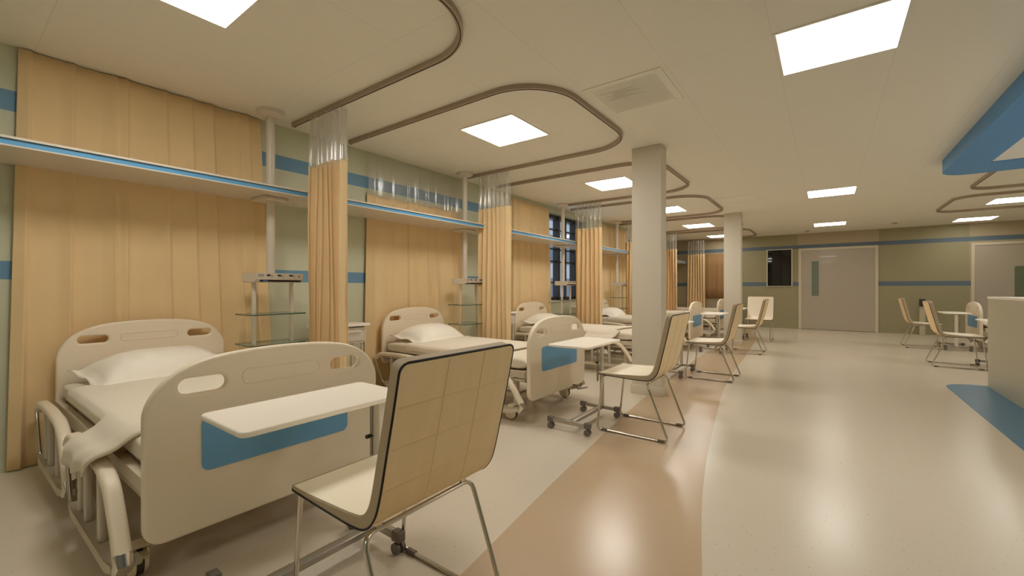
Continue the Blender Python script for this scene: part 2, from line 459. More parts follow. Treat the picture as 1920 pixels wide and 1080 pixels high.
# ---------------------------------------------------------------- ceiling things
LS = .60
def make_light():
    t = thing('ceiling_light', 'x', 'ceiling light', (0, 0, 0), group='square panel lights in the ceiling')
    bm = bmesh.new(); a, b = LS/2, LS/2+.016
    for d in ((-b, -a, -b, b), (a, b, -b, b), (-a, a, -b, -a), (-a, a, a, b)): box(bm, *d, -.007, -.0005)
    add_obj('trim_frame', bm_mesh(bm), M['vent'], t)
    box_obj('diffuser', (-a, a, -a, a, -.004, -.0005), M['lamp'], t)
    return t
light0 = make_light()
LPOS = [
 (-2.52, .716, 'bright square ceiling light over the nearest bed, nearest of the bay lights'),
 (-2.52, 3.31, 'bright square ceiling light inside the second curtain rail, above the second bed'),
 (-2.52, 5.905, 'bright square ceiling light above the third bed, cut by the first pillar'),
 (-2.52, 8.50, 'bright square ceiling light above the fourth bed, just right of the first pillar'),
 (-2.52, 11.10, 'bright square ceiling light above the fifth bed, between the two pillars'),
 (-2.52, 13.69, 'bright square ceiling light above the sixth bed, farthest of the bay lights'),
 (.054, 3.30, 'large bright ceiling light over the aisle, nearest of the aisle lights'),
 (.054, 8.47, 'bright ceiling light over the aisle, middle one between the big one and the far door'),
 (.054, 12.65, 'bright ceiling light over the aisle just before the far door'),
 (2.62, 11.05, 'bright ceiling light inside the curtain rail over the right-hand beds'),
 (2.62, 13.62, 'bright ceiling light beyond the right-hand curtain rail, before the second door'),
 (.054, -1.6, 'ceiling light over the aisle behind the viewpoint'),
 (2.7, 2.4, 'unseen ceiling light added for fill in the canopy above the desk, near end'),  # both canopy lamps are unseen, added to brighten the chair backs
 (2.7, 4.9, 'unseen ceiling light added for fill in the canopy above the desk, middle'),
 (2.62, 8.47, 'ceiling light over the nearer right-hand bed, hidden by the blue canopy'),
]
for i, (x, y, lab) in enumerate(LPOS):
    if i == 0:
        light0.location = (x, y, CEIL); light0['label'] = lab
    else:
        z = CEIL if 'canopy above' not in lab else CEIL-.1405
        L_ = dup(light0, (x, y, z), lab)
        if x < -2 and y < 12:      # the lamps over the beds are a little stronger
            for c_ in L_.children:
                if c_.name.startswith('diffuser'):
                    c_.data = c_.data.copy(); c_.data.materials[0] = M['lampbay']
        if y > 12.6:        # the lamps by the far wall are weaker
            for c_ in L_.children:
                if c_.name.startswith('diffuser'):
                    c_.data = c_.data.copy(); c_.data.materials[0] = M['lampfar']

for c_ in light0.children:
    if c_.name.startswith('diffuser'):
        c_.data = c_.data.copy(); c_.data.materials[0] = M['lampbay']

def make_vent(x, y, s, lab, dusty=True):
    t = thing('air_vent', lab, 'air vent', (x, y, CEIL), group='ceiling air vents')
    bm = bmesh.new(); a, b = s/2-.05, s/2
    for d in ((-b, -a, -b, b), (a, b, -b, b), (-a, a, -b, -a), (-a, a, a, b)): box(bm, *d, -.006, -.0005, bev=.002)
    add_obj('frame', bm_mesh(bm), M['vent'], t)
    box_obj('backing', (-a, a, -a, a, -.0022, -.0008), M['vent'], t)
    if not dusty: return t
    bm = bmesh.new(); n = 22
    for k in range(n):
        yy = -a+.02+(2*a-.04)*k/(n-1)
        vs = [bm.verts.new(p) for p in ((-a+.01, yy-.007, -.0042), (a-.01, yy-.007, -.0042), (a-.01, yy+.005, -.0025), (-a+.01, yy+.005, -.0025))]
        bm.faces.new(vs)
    add_obj('louvre', bm_mesh(bm), M['vent'], t)
    # dust left by the airstream on the louvres, a stain with its own ragged shape
    bm = bmesh.new()
    for k in range(4, 11):
        yy = -a+.02+(2*a-.04)*k/(n-1)
        L = .10+.05*math.sin(k*2.1)
        xs = -.06+.03*math.sin(k*1.3)
        box(bm, xs-L, xs+L, yy-.004, yy-.001, -.0046, -.0042)
    add_obj('dust_streak', bm_mesh(bm), M['ventdark'], t)
    return t
make_vent(-1.22, 3.27, .60, 'square ceiling air vent with a dusty streak, right of the second curtain rail')
make_vent(-1.25, 8.2, .60, 'faint square ceiling air vent above the second pillar', False)
for x, y, lab in ((1.27, 13.3, 'small round smoke detector on the ceiling right of the far door'), (-.42, 13.8, 'small round smoke detector on the ceiling above the dark window')):
    bm = bmesh.new(); lathe(bm, [(.055, 0), (.055, -.012), (.045, -.028), (.02, -.034)])
    o = add_obj('smoke_detector', bm_mesh(bm), M['detector'], loc=(x, y, CEIL)); shade(o)
    tag(o, lab, 'smoke detector')

# curtain tracks
def make_track(ya, yb, xin, xout, lab, r=.46):
    """U-shaped rail: two arms from the wall side (xin) to the aisle side (xout), rounded corners"""
    s = 1 if xout > xin else -1
    pts = [Vector((xin, ya, 0)), Vector((xout, ya, 0)), Vector((xout, yb, 0)), Vector((xin, yb, 0))]
    out = [pts[0]]
    for i in (1, 2):
        p0, p, p1 = pts[i-1], pts[i], pts[i+1]
        a, b = (p0-p).normalized(), (p1-p).normalized()
        c = p+a*r+b*r
        for k in range(13):
            t = k/12*PI/2
            out.append(c - b*r*math.cos(t) - a*r*math.sin(t))
    out.append(pts[3])
    cx, cy = (xin+xout)/2, (ya+yb)/2
    t = thing('curtain_track', lab, 'curtain rail', (cx, cy, CEIL), group='curved curtain rails on the ceiling')
    loc = [q-Vector((cx, cy, .022)) for q in out]
    bm = bmesh.new(); sweep(bm, loc, [(.016, .022), (-.016, .022), (-.016, -.012), (-.009, -.016), (.009, -.016), (.016, -.012)])
    rail = add_obj('rail', bm_mesh(bm), M['track'], t); shade(rail)
    bm = bmesh.new(); sweep(bm, [q-Vector((0, 0, .0175)) for q in loc], [(.0035, .003), (-.0035, .003), (-.0035, -.001), (.0035, -.001)])
    add_obj('slot', bm_mesh(bm), M['darkrubber'], rail)
    for e in (loc[0], loc[-1]):
        bm = bmesh.new(); box(bm, e.x-.008, e.x+.008, e.y-.019, e.y+.019, -.042, -.0005, bev=.003)
        add_obj('end_cap', bm_mesh(bm), M['track'], t)
    return t
ARMS = [(.07, 1.98), (2.56, 4.32), (4.99, 6.83), (7.28, 9.33), (9.68, 11.72), (12.15, 14.15)]
names = ['nearest', 'second', 'third', 'fourth', 'fifth', 'sixth']
tl = ['curved brown curtain rail over the nearest bed, running out of the top of the photo',
      'curved brown curtain rail looping round the ceiling light of the second bay',
      'curved brown curtain rail of the third bay, passing behind the first pillar',
      'curved brown curtain rail of the fourth bay, its corner just right of the first pillar',
      'curved brown curtain rail of the fifth bay, ending behind the second pillar',
      'curved brown curtain rail of the sixth bay, its corner showing right of the second pillar']
for (a, b), lab in zip(ARMS, tl): make_track(a, b, -3.95, -1.6, lab)
make_track(7.6, 9.42, 4.2, 1.73, 'curved brown curtain rail partly behind the tip of the blue canopy', .3)
make_track(10.03, 11.88, 4.2, 1.73, 'curved brown curtain rail on the right beyond the blue canopy', .3)

# ---------------------------------------------------------------- service rail along the window wall
t = thing('service_rail', 'long pale wall duct with a blue stripe running above all the beds', 'wall duct', (WALLX, 0, 1.92))
Y0, Y1 = BACKY+.01, FARY-.01
bm = bmesh.new(); box(bm, .002, .50, Y0, Y1, 0, .05)
box(bm, .50, .535, Y0, Y1, 0, .008); box(bm, .50, .535, Y0, Y1, .043, .056)
add_obj('housing', bm_mesh(bm), M['white_paint'], t)
box_obj('blue_strip', (.50, .522, Y0, Y1, .008, .040), M['blue_gloss'], t)
box_obj('dark_line', (.50, .518, Y0, Y1, .040, .043), M['pit'], t)  # thin dark strip between the blue strip and the upper lip

# ---------------------------------------------------------------- medical pendant (per bay)
def make_pendant():
    t = thing('supply_pendant', 'x', 'medical pendant', (-3.86, 0, 0), group='white ceiling-hung supply pendants beside the beds')
    def lt(name, prof, parent=t, m='white_paint'):
        bm = bmesh.new(); lathe(bm, prof); o = add_obj(name, bm_mesh(bm), M[m], parent); shade(o, 35); return o
    lt('ceiling_flange', [(.034, CEIL-.055), (.06, CEIL-.05), (.105, CEIL-.032), (.11, CEIL-.02), (.11, CEIL-.001)])
    p = lt('pole', [(.034, CEIL-.05), (.034, 1.27)][::-1])
    lt('upper_collar', [(.036, 2.06), (.04, 2.03), (.06, 1.985), (.062, 1.978)][::-1])
    bm = bmesh.new(); box(bm, -.14, .10, -.10, .10, 1.892, 1.918, bev=.006)
    o = add_obj('lower_plate', bm_mesh(bm), M['white_paint'], t); shade(o)
    # console, front leaning slightly outward at the top
    bm = bmesh.new()
    prof = [(-.05, 1.192), (.175, 1.192), (.205, 1.215), (.215, 1.268), (-.05, 1.268)]
    va = [bm.verts.new((x, -.205, z)) for x, z in prof]; vb = [bm.verts.new((x, .175, z)) for x, z in prof]
    bm.faces.new(va); bm.faces.new(vb[::-1])
    for i in range(5):
        j = (i+1) % 5; bm.faces.new((va[i], va[j], vb[j], vb[i]))
    bmesh.ops.bevel(bm, geom=bm.edges[:], offset=.003, segments=2, affect='EDGES')
    c = add_obj('console', bm_mesh(bm), M['white_paint'], t); shade(c)
    def face(name, ya, yb, za, zb, m, d=.002):
        # sits on the leaning front face
        fx = lambda z: .205+(z-1.215)/.053*.010
        bm = bmesh.new()
        v = [bm.verts.new(q) for q in ((fx(za)+d, ya, za), (fx(za)+d, yb, za), (fx(zb)+d, yb, zb), (fx(zb)+d, ya, zb))]
        w = [bm.verts.new(q.co-Vector((d*1.6, 0, 0))) for q in v]
        bm.faces.new(v); bm.faces.new(w[::-1])
        for i in range(4):
            j = (i+1) % 4; bm.faces.new((v[i], w[i], w[j], v[j]))
        return add_obj(name, bm_mesh(bm), M[m], c)
    face('display', -.19, -.145, 1.236, 1.26, 'outletface')
    for ya in (-.125, -.04, .055):
        face('outlet', ya, ya+.028, 1.243, 1.256, 'pit')
        face('outlet', ya+.032, ya+.048, 1.238, 1.252, 'outletface', .003)
    face('call_button', .125, .15, 1.235, 1.252, 'redmark')
    bm = bmesh.new(); box(bm, .182, .202, -.17, .155, 1.197, 1.213)
    add_obj('monitor_slot', bm_mesh(bm), M['screen'], c)
    bm = bmesh.new(); box(bm, .20, .2035, -.15, -.115, 1.199, 1.211)
    add_obj('status_screen', bm_mesh(bm), M['screenblue'], c)
    for yy in (-.165, .14):
        bm = bmesh.new(); box(bm, .06, .088, yy-.014, yy+.014, .60, 1.194, bev=.003)
        o = add_obj('upright', bm_mesh(bm), M['white_paint'], t); shade(o)
    for z in (.93, .685):
        me = slab([rr(.08, -.03, .32, .45, .04)], .008, .001, 1)
        g = add_obj('glass_shelf', me, M['shelfglass'], t, loc=(0, 0, z))
        bm = bmesh.new(); sweep(bm, [Vector((x, y, 0)) for x, y in rr(.08, -.03, .322, .452, .04)], [(.0012, .0042), (-.0012, .0042), (-.0012, -.0042), (.0012, -.0042)], closed=True)
        add_obj('glass_edge', bm_mesh(bm), M['glassedge'], g)
    return t
pend = make_pendant()
PY = [1.735, 4.19, 6.80, 9.28, 11.95, 14.1]
for i, y in enumerate(PY[:5]):
    lab = ['white supply pendant with console and glass shelves beside the nearest bed',
           'white supply pendant with console and glass shelves beside the second bed',
           'white supply pendant standing in front of the dark window by the third bed',
           'white supply pendant beside the fourth bed, seen between curtain and first pillar',
           'white supply pendant beside the fifth bed, mostly behind the far gathered curtains'][i]
    if i == 0: pend.location.y = y; pend['label'] = lab
    else: dup(pend, (-3.86, y, 0), lab)

# ---------------------------------------------------------------- curtains
def window_curtain(ya, yb, top, lab, seed, clear=None):
    rnd = random.Random(seed)
    W = yb-ya
    n = max(5, int(W/.155)); folds = []; p = 0
    for k in range(n):
        p = (k+rnd.uniform(.15, .85))/n
        folds.append((p, rnd.uniform(.5, 1.), rnd.choice((-1, 1, 1)), rnd.uniform(.05, .11)/W, rnd.uniform(-.012, .012)))
    ph = [rnd.uniform(0, 6.28) for _ in range(4)]
    def disp(u, v):
        fl = .55+.45*(1-v)
        a = .008+.010*math.sin(u*11+ph[0])+.006*math.sin(u*23+ph[1]+.8*v)
        for c, h, sg, w, dr in folds:      # soft rise, sharp fall
            d = (u-c-dr*(1-v))*sg
            if d < 0: a += .052*h*max(0, 1+d/w)**1.5
            else: a += .052*h*math.exp(-(d/(.012/W))**2)
        return a*fl
    def f(u, v):
        z = .012+v*(top-.012)
        y = ya-(1-v)*.05+u*(W+(1-v)*.17)
        return (WALLX+.010+min(.070, max(0., disp(u, v))), y, z)
    t = thing('window_curtain', lab, 'curtain', (WALLX, (ya+yb)/2, 0), group='tan window curtains behind the bed heads')
    me = grid_mesh(320, 24, f)
    o = add_obj('fabric', me, M['curtain'], t, smooth=True)
    o.matrix_parent_inverse = Matrix.Translation(-t.location)
    s = o.modifiers.new('s', 'SOLIDIFY'); s.thickness = .002
    if clear:
        def g(u, v):
            x, y, z = f(u, 1); d = .018*math.sin(u*40+ph[3])
            return (x+.02+d*.5, ya+u*W, top-.02+v*(clear-top+.02)+.012*math.sin(u*30)*(1-v))
        o = add_obj('clear_top', grid_mesh(160, 6, g), M['vinyl'], t, smooth=True)
        o.matrix_parent_inverse = Matrix.Translation(-t.location)
    return t
window_curtain(.325, 1.755, 2.658, 'wide tan floor-length curtain behind the head of the nearest bed', 3)
window_curtain(2.86, 4.36, 2.20, 'tan curtain with clear film top behind the head of the second bed', 5, clear=2.64)
window_curtain(5.55, 6.72, 2.60, 'tan curtain behind the third bed, left of the dark window', 8)
window_curtain(8.75, 10.55, 2.60, 'tan curtain seen between the third gathered curtain and the first pillar', 11)
window_curtain(11.1, 12.9, 2.60, 'tan curtain behind the fifth and sixth beds, glimpsed past the far gathered curtains', 12)

def privacy_curtain(xa, xb, y, lab, seed, npl=7, zb=.3):
    """gathered bed curtain hanging from a rail arm: deep pleats, clear film head"""
    rnd = random.Random(seed)
    ph = rnd.uniform(0, 6.28)
    amp0 = [rnd.uniform(.75, 1.25) for _ in range(npl*2+2)]
    ztop, zclear = 2.19+rnd.uniform(-.01, .01), CEIL-.045
    xc = (xa+xb)/2
    def f(u, z):
        k = min(len(amp0)-1, int(u*npl*2)); fl = 1+.12*(1-(z/2.6))
        x = xc+(u-.5)*(xb-xa)*fl + .012*math.sin(u*npl*4*PI+ph)
        A = .055*(amp0[k]*(1-(u*npl*2-k))+amp0[min(k+1, len(amp0)-1)]*(u*npl*2-k))*(1 if z < 2.3 else .8)
        yy = y + A*math.sin(u*npl*2*PI+.35*math.sin(z*1.7+u*5)) + .01*math.sin(z*2+u*9)
        return (x, yy, z)
    t = thing('privacy_curtain', lab, 'curtain', (xc, y, 0), group='gathered tan bed curtains hanging from the ceiling rails')
    inv = Matrix.Translation(-t.location)
    o = add_obj('fabric', grid_mesh(npl*24, 16, lambda u, v: f(u, zb+v*(ztop-zb))), M['curtain'], t, smooth=True)
    o.matrix_parent_inverse = inv; o.modifiers.new('s', 'SOLIDIFY').thickness = .002
    o = add_obj('clear_top', grid_mesh(npl*20, 4, lambda u, v: f(u, ztop-.01+v*(zclear-ztop+.01))), M['vinyl'], t, smooth=True)
    o.matrix_parent_inverse = inv
    return t
pl_ = ['gathered tan bed curtain with clear top between the nearest and second bays',
       'gathered tan bed curtain with clear top between the second and third bays',
       'gathered tan bed curtain right of the dark window, ending the third bay',
       'gathered tan bed curtain showing just left of the first pillar',
       'gathered tan bed curtain showing just right of the first pillar',
       'gathered tan bed curtain farthest away, left of the second pillar']
PX = [(-3.62, -3.13, 1.98), (-3.72, -3.22, 4.32), (-3.60, -3.12, 6.83), (-3.66, -3.2, 9.33), (-3.60, -3.2, 11.72), (-3.55, -3.05, 14.15)]
for i, ((a, b, y), lab) in enumerate(zip(PX, pl_)): privacy_curtain(a, b, y, lab, 20+i, npl=6+i % 2)

# ---------------------------------------------------------------- bedside cabinet
def make_cabinet():
    t = thing('bedside_cabinet', 'x', 'bedside cabinet', (0, 0, 0), group='white bedside cabinets by the window wall')
    x0, x1, ya, yb = -4.0, -3.78, 0.04, .50
    me = slab([rr((x0+x1)/2+.012, (ya+yb)/2, x1-x0+.06, yb-ya+.07, .02)], .026, .006)
    add_obj('top', me, M['white_lam'], t, loc=(0, 0, .778))
    bm = bmesh.new(); box(bm, x0, x1, ya, ya+.016, .60, .765); box(bm, x0, x1, yb-.016, yb, .60, .765); box(bm, x0, x0+.016, ya, yb, .60, .765); box(bm, x0, x1, ya, yb, .60, .612)
    add_obj('carcass', bm_mesh(bm), M['white_paint'], t)
    d = box_obj('drawer', (x1-.02, x1+.006, ya+.02, yb-.02, .615, .752), M['white_paint'], t, bev=.004)
    bm = bmesh.new(); hv = [bm.verts.new(q) for q in ((x1+.004, ya+.08, .738), (x1+.030, ya+.08, .712), (x1+.030, yb-.06, .712), (x1+.004, yb-.06, .738))]  # plate tilted upward so the handle catches the ceiling lights
    bm.faces.new(hv); bmesh.ops.solidify(bm, geom=bm.faces[:], thickness=.004)
    o = add_obj('handle', bm_mesh(bm), M['handle'], d)
    for x in (x0+.02, x1-.03):
        for y in (ya+.02, yb-.02):
            bm = bmesh.new(); cyl(bm, (x, y, .0), (x, y, .60), .014); o = add_obj('leg', bm_mesh(bm), M['white_paint'], t); shade(o)
    box_obj('lower_shelf', (x0, x1, ya, yb, .18, .196), M['white_paint'], t)
    return t
cab = make_cabinet()
CY = [2.12, 4.72, 7.25, 9.75]
cl = ['white bedside cabinet with bright drawer handle, left of the second bed',
      'white bedside cabinet with bright drawer handle, left of the third bed',
      'white bedside cabinet beside the fourth bed, behind the third gathered curtain',
      'white bedside cabinet beside the fifth bed']
for i, y in enumerate(CY[:3]):
    if i == 0: cab.location = (0, y, 0); cab['label'] = cl[0]
    else: dup(cab, (0, y, 0), cl[i])

# ---------------------------------------------------------------- hospital bed; local origin under the foot board centre, head towards -x
def make_bed():
    t = thing('hospital_bed', 'x', 'hospital bed', group='adjustable hospital beds on casters')
    W = .5
    def board_outline(w, zb, ze, zt, rb, rc):
        pts = []
        for k in range(7):
            a = PI+PI/2*k/6; pts.append((-w+rb+rb*math.cos(a), zb+rb+rb*math.sin(a)))
        for k in range(7):
            a = -PI/2+PI/2*k/6; pts.append((w-rb+rb*math.cos(a), zb+rb+rb*math.sin(a)))
        # right side up, elliptical shoulder, then shallow crown
        N = 40
        for k in range(N+1):
            s = math.cos(PI*k/N)                      # 1 .. -1
            y = w*s
            q = abs(s)
            z = ze + (zt-ze)*((1-q**5.5)**.55)*(1-.22*q*q)
            pts.append((y, z))
        return pts
    # plates are built in XY then stood up: local x -> world y, local y -> z, thickness -> x
    rot = (PI/2, 0, PI/2)
    fo = board_outline(W, .185, .66, .887, .07, .1)
    holes = [rr(-.312, .762, .165, .062, .030), rr(.312, .762, .165, .062, .030)]
    me = slab([fo]+holes, .042, .012, 3)
    fb = add_obj('footboard', me, M['plastic'], t, loc=(-.021, 0, 0), rot=rot); shade(fb, 60)
    def grooved(parent, x, w, h, z, y=0, sx=1):
        bm = bmesh.new(); sweep(bm, [Vector((x, y+a, z+b)) for a, b in rr(0, 0, w, h, h*.42)], circ(.0035, 6), closed=True, up=Vector((1, 0, 0)))
        return bm_mesh(bm)
    o = add_obj('raised_outline', grooved(fb, .0005, .34, .062, .768), M['plastic'], t, smooth=True)
    me = slab([rr(0, .523, .64, .215, .03)], .006, .002, 1)
    o = add_obj('blue_panel', me, M['blue_panel'], t, loc=(.0025, 0, 0), rot=rot)
    ho = board_outline(.48, .30, .68, .915, .05, .1)
    hh = [rr(-.305, .797, .155, .05, .024), rr(.305, .797, .155, .05, .024)]
    me = slab([ho]+hh, .04, .012, 3)
    hb = add_obj('headboard', me, M['plastic'], t, loc=(-2.02, 0, 0), rot=rot); shade(hb, 60)
    o = add_obj('raised_outline', grooved(hb, -2.0, .33, .05, .803), M['plastic'], t, smooth=True)
    # mattress
    def matt(u, v):
        a = 2*PI*v; e = .38
        ca, sa = math.cos(a), math.sin(a)
        hy, hz = .465, .055
        y = hy*math.copysign(abs(ca)**.12, ca); z = hz*math.copysign(abs(sa)**.42, sa)
        uu = u*2-1; end = (1-abs(uu)**14)**.35
        x = -1.02+.955*uu
        y *= (.93+.07*end); z *= max(.0, end)
        return (x, y, .49+z+.004*noise.noise(Vector((x*4, y*4, 2))))
    bmm = bmesh.new()
    nu, nv = 60, 64; V = [[bmm.verts.new(matt(i/nu, j/nv)) for j in range(nv)] for i in range(nu+1)]
    for i in range(nu):
        for j in range(nv):
            k = (j+1) % nv; bmm.faces.new((V[i][j], V[i][k], V[i+1][k], V[i+1][j]))
    bmm.faces.new(V[0]); bmm.faces.new(V[-1][::-1])
    o = add_obj('mattress', bm_mesh(bmm), M['sheet'], t, smooth=True)
    # deck and frames
    bm = bmesh.new()
    for s in (-1, 1):
        sweep(bm, [Vector((-1.98, s*.475, .405)), Vector((-.07, s*.475, .405))], [(.016, .028), (-.016, .028), (-.016, -.028), (.016, -.028)])
        sweep(bm, [Vector((-1.98, s*.47, .352)), Vector((-.07, s*.47, .352))], circ(.014, 8))
    for x in (-1.96, -1.5, -1.0, -.5, -.09): box(bm, x-.02, x+.02, -.46, .46, .38, .42)
    box(bm, -1.96, -.09, -.44, .44, .418, .43)
    o = add_obj('deck_frame', bm_mesh(bm), M['plastic_dk'], t); shade(o)
    bm = bmesh.new()
    for s in (-1, 1): box(bm, -1.86, -.2, s*.36-.02, s*.36+.02, .17, .215, bev=.004)
    for x in (-1.84, -.2): box(bm, x-.025, x+.025, -.40, .40, .165, .215, bev=.004)
    for s in (-1, 1):
        sweep(bm, [Vector((-1.7, s*.3, .2)), Vector((-1.2, s*.3, .39))], circ(.016, 8)); sweep(bm, [Vector((-.9, s*.3, .2)), Vector((-.4, s*.3, .39))], circ(.016, 8))
    o = add_obj('base_frame', bm_mesh(bm), M['plastic_dk'], t); shade(o)
    bm = bmesh.new(); box(bm, -1.30, -.8, -.16, .16, .2, .27, bev=.02); cyl(bm, (-.8, 0, .24), (-.3, 0, .32), .025)
    o = add_obj('drive_unit', bm_mesh(bm), M['plastic_dk'], t); shade(o)
    # legs and casters
    for (x, y) in ((-.2, -.42), (-.2, .42), (-1.84, -.42), (-1.84, .42)):
        bm = bmesh.new(); box(bm, x-.02, x+.02, y-.02, y+.02, .14, .39, bev=.004)
        lathe(bm, [(.034, .115), (.036, .125), (.030, .145), (.02, .15)], (x, y))
        leg = add_obj('leg', bm_mesh(bm), M['plastic_dk'], t); shade(leg)
        bm = bmesh.new()
        s = -1 if y < 0 else 1
        yy = y+s*.05
        cyl(bm, (x-.02, yy-.012, .062), (x-.02, yy+.012, .062), .06, seg=28)
        w = add_obj('wheel', bm_mesh(bm), M['darkrubber'], leg); shade(w, 50)
        bm = bmesh.new()
        for q in (-1, 1):
            cyl(bm, (x-.02, yy+q*.0125, .062), (x-.02, yy+q*.029, .062), .058, .048, seg=24)
            box(bm, x-.035, x+.018, yy+q*.026-.006, yy+q*.026+.006, .05, .125, bev=.003)
        box(bm, x-.04, x+.03, yy-.03, yy+.03, .122, .135, bev=.005)
        w = add_obj('caster_fork', bm_mesh(bm), M['plastic'], leg); shade(w, 50)
        if x > -1:
            bm = bmesh.new(); box(bm, x+.01, x+.075, yy-.022, yy+.022, .098, .108, bev=.004)
            w = add_obj('brake_pedal', bm_mesh(bm), M['plastic_dk'], leg); shade(w, 50)
    # crank handle at the foot
    tube_obj('crank_handle', [[(-.09, .25, .2), (.045, .25, .2), (.05, .25, .165), (.075, .33, .165), (.1, .36, .17)]], .008, M['greymetal'], t, rad=.012)
    # folded side rails: two per side, same shape
    def rail(x0, s, nm='side_rail'):
        y = s*.545
        P = lambda u, z: Vector((x0+u, y, z))
        arm = [P(.0, .375), P(.07, .425), P(.42, .438), P(.70, .425), P(.81, .385), P(.90, .28), P(.97, .175)]
        arm = fillet(arm, .13, 6)
        bm = bmesh.new(); sweep(bm, arm, rrect2(.040, .056, .017, 4), up=Vector((0, 1, 0)))
        r = add_obj(nm, bm_mesh(bm), M['plastic'], t, smooth=True); shade(r, 50)
        yo = s*.016
        bm = bmesh.new()
        sweep(bm, fillet([P(.0, .385)+Vector((0, yo, 0)), P(.03, .30)+Vector((0, yo, 0)), P(.14, .115)+Vector((0, yo, 0)), P(.20, .10)+Vector((0, yo, 0))], .05, 5), circ(.009, 8))
        c = add_obj('chrome_tube', bm_mesh(bm), M['chrome'], r); shade(c, 50)
        bm = bmesh.new(); sweep(bm, [P(.968, .178), P(.985, .15), P(.955, .115)], rrect2(.040, .060, .014, 3), up=Vector((0, 1, 0)))
        c = add_obj('end_cap', bm_mesh(bm), M['chrome'], r); shade(c, 50)
        for u, zt, zb in ((.27, .425, .13), (.40, .43, .12), (.655, .42, .12)):
            bm = bmesh.new(); sweep(bm, [P(u-.012, zt), P(u, zb)], rrect2(.034, .026, .006, 2), up=Vector((0, 1, 0)))
            b = add_obj('slat', bm_mesh(bm), M['slat'], r); shade(b, 50)
        bm = bmesh.new()
        pts = [P(.15, .135), P(.20, .08), P(.86, .08), P(.965, .115), P(.955, .145), P(.85, .118), P(.22, .118)]
        va = [bm.verts.new(p+Vector((0, s*.03, 0))) for p in pts]; vb = [bm.verts.new(p-Vector((0, s*.06, 0))) for p in pts]
        bm.faces.new(va); bm.faces.new(vb[::-1])
        for i in range(7):
            j = (i+1) % 7; bm.faces.new((va[i], va[j], vb[j], vb[i]))
        bmesh.ops.bevel(bm, geom=bm.edges[:], offset=.004, segments=2, affect='EDGES')
        b = add_obj('bottom_plate', bm_mesh(bm), M['plastic_dk'], r); shade(b, 50)
    for s in (-1, 1): rail(-2.02, s); rail(-1.03, s)
    return t
bed = make_bed()
BEDY = [.957, 3.475, 6.01, 8.70, 11.2, 13.65]
bl = ['cream hospital bed closest to the viewer, foot board with a blue panel',
      'cream hospital bed second in the row, its foot board left of the first pillar',
      'cream hospital bed third in the row, foot end hidden by the first pillar',
      'cream hospital bed fourth in the row, foot board just right of the first pillar',
      'cream hospital bed fifth in the row, foot board cut off by the second pillar',
      'cream hospital bed last in the left row, almost hidden behind the second pillar']
for i, y in enumerate(BEDY):
    if i == 0: bed.location = (-2.0, y, 0); bed['label'] = bl[0]
    else: dup(bed, (-2.0, y, 0), bl[i])
dup(bed, (2.2, 11.6, 0), 'cream hospital bed on the right side by the second door, foot board facing the aisle', rotz=PI)
dup(bed, (2.2, 9.1, 0), 'cream hospital bed on the right side, mostly hidden behind the desk', rotz=PI)

# pillow
def make_pillow():
    N = 44; hx, hy = .25, .415
    def H(a, b):
        r = (1-abs(a)**2.6)*(1-abs(b)**3.2)
        return .150*max(0, r)**.60
    def f(u, v, s):
        a, b = (u*2-1), (v*2-1)
        A, B = min(1, abs(a)/.86)*math.copysign(1, a), min(1, abs(b)/.90)*math.copysign(1, b)
        h = H(A, B)
        pin = 1-.035*math.cos(b*PI/2)
        x = hx*a*(1-.05*(1-abs(b)**2)); y = hy*b*(1-.05*(1-abs(a)**2))
        wr = .006*noise.noise(Vector((a*3, b*5, s*3)))*(1 if h > .01 else .3)
        edge = .008+.008*math.sin(b*9)*max(0, abs(a)-.86)/.14+.010*math.sin(a*7+1)*max(0, abs(b)-.9)/.1
        z = edge + (h*.95+wr if s > 0 else -h*.12)
        return (x, y, z+s*.002)
    bm = bmesh.new(); T = {}
    for s in (1, -1):
        for i in range(N+1):
            for j in range(N+1):
                T[s, i, j] = bm.verts.new(f(i/N, j/N, s))
        for i in range(N):
            for j in range(N):
                q = (T[s, i, j], T[s, i+1, j], T[s, i+1, j+1], T[s, i, j+1])
                bm.faces.new(q if s > 0 else q[::-1])
    for i in range(N):
        for (p, q) in (((i, 0), (i+1, 0)), ((i, N), (i+1, N)), ((0, i), (0, i+1)), ((N, i), (N, i+1))):
            bm.faces.new((T[1, *p], T[1, *q], T[-1, *q], T[-1, *p]))
    o = add_obj('pillow', bm_mesh(bm), M['linen'], smooth=True)
    return o
pil = make_pillow()
pn = ['white pillow at the head of the nearest bed', 'white pillow at the head of the second bed', 'white pillow at the head of the third bed',
      'white pillow on the fourth bed, seen left of the first pillar', 'white pillow at the head of the fifth bed', 'white pillow at the head of the sixth bed',
      'white pillow on the right-hand bed by the second door', 'white pillow on the right-hand bed behind the desk']
for i, y in enumerate(BEDY[:4]):
    o = pil if i == 0 else pil.copy()
    if i: COL.objects.link(o)
    o.location = (-3.735, y, .572); o.rotation_euler = (0, math.radians(8), math.radians(6 if i % 2 == 0 else 4))
    tag(o, pn[i], 'pillow', 'white pillows on the hospital beds')

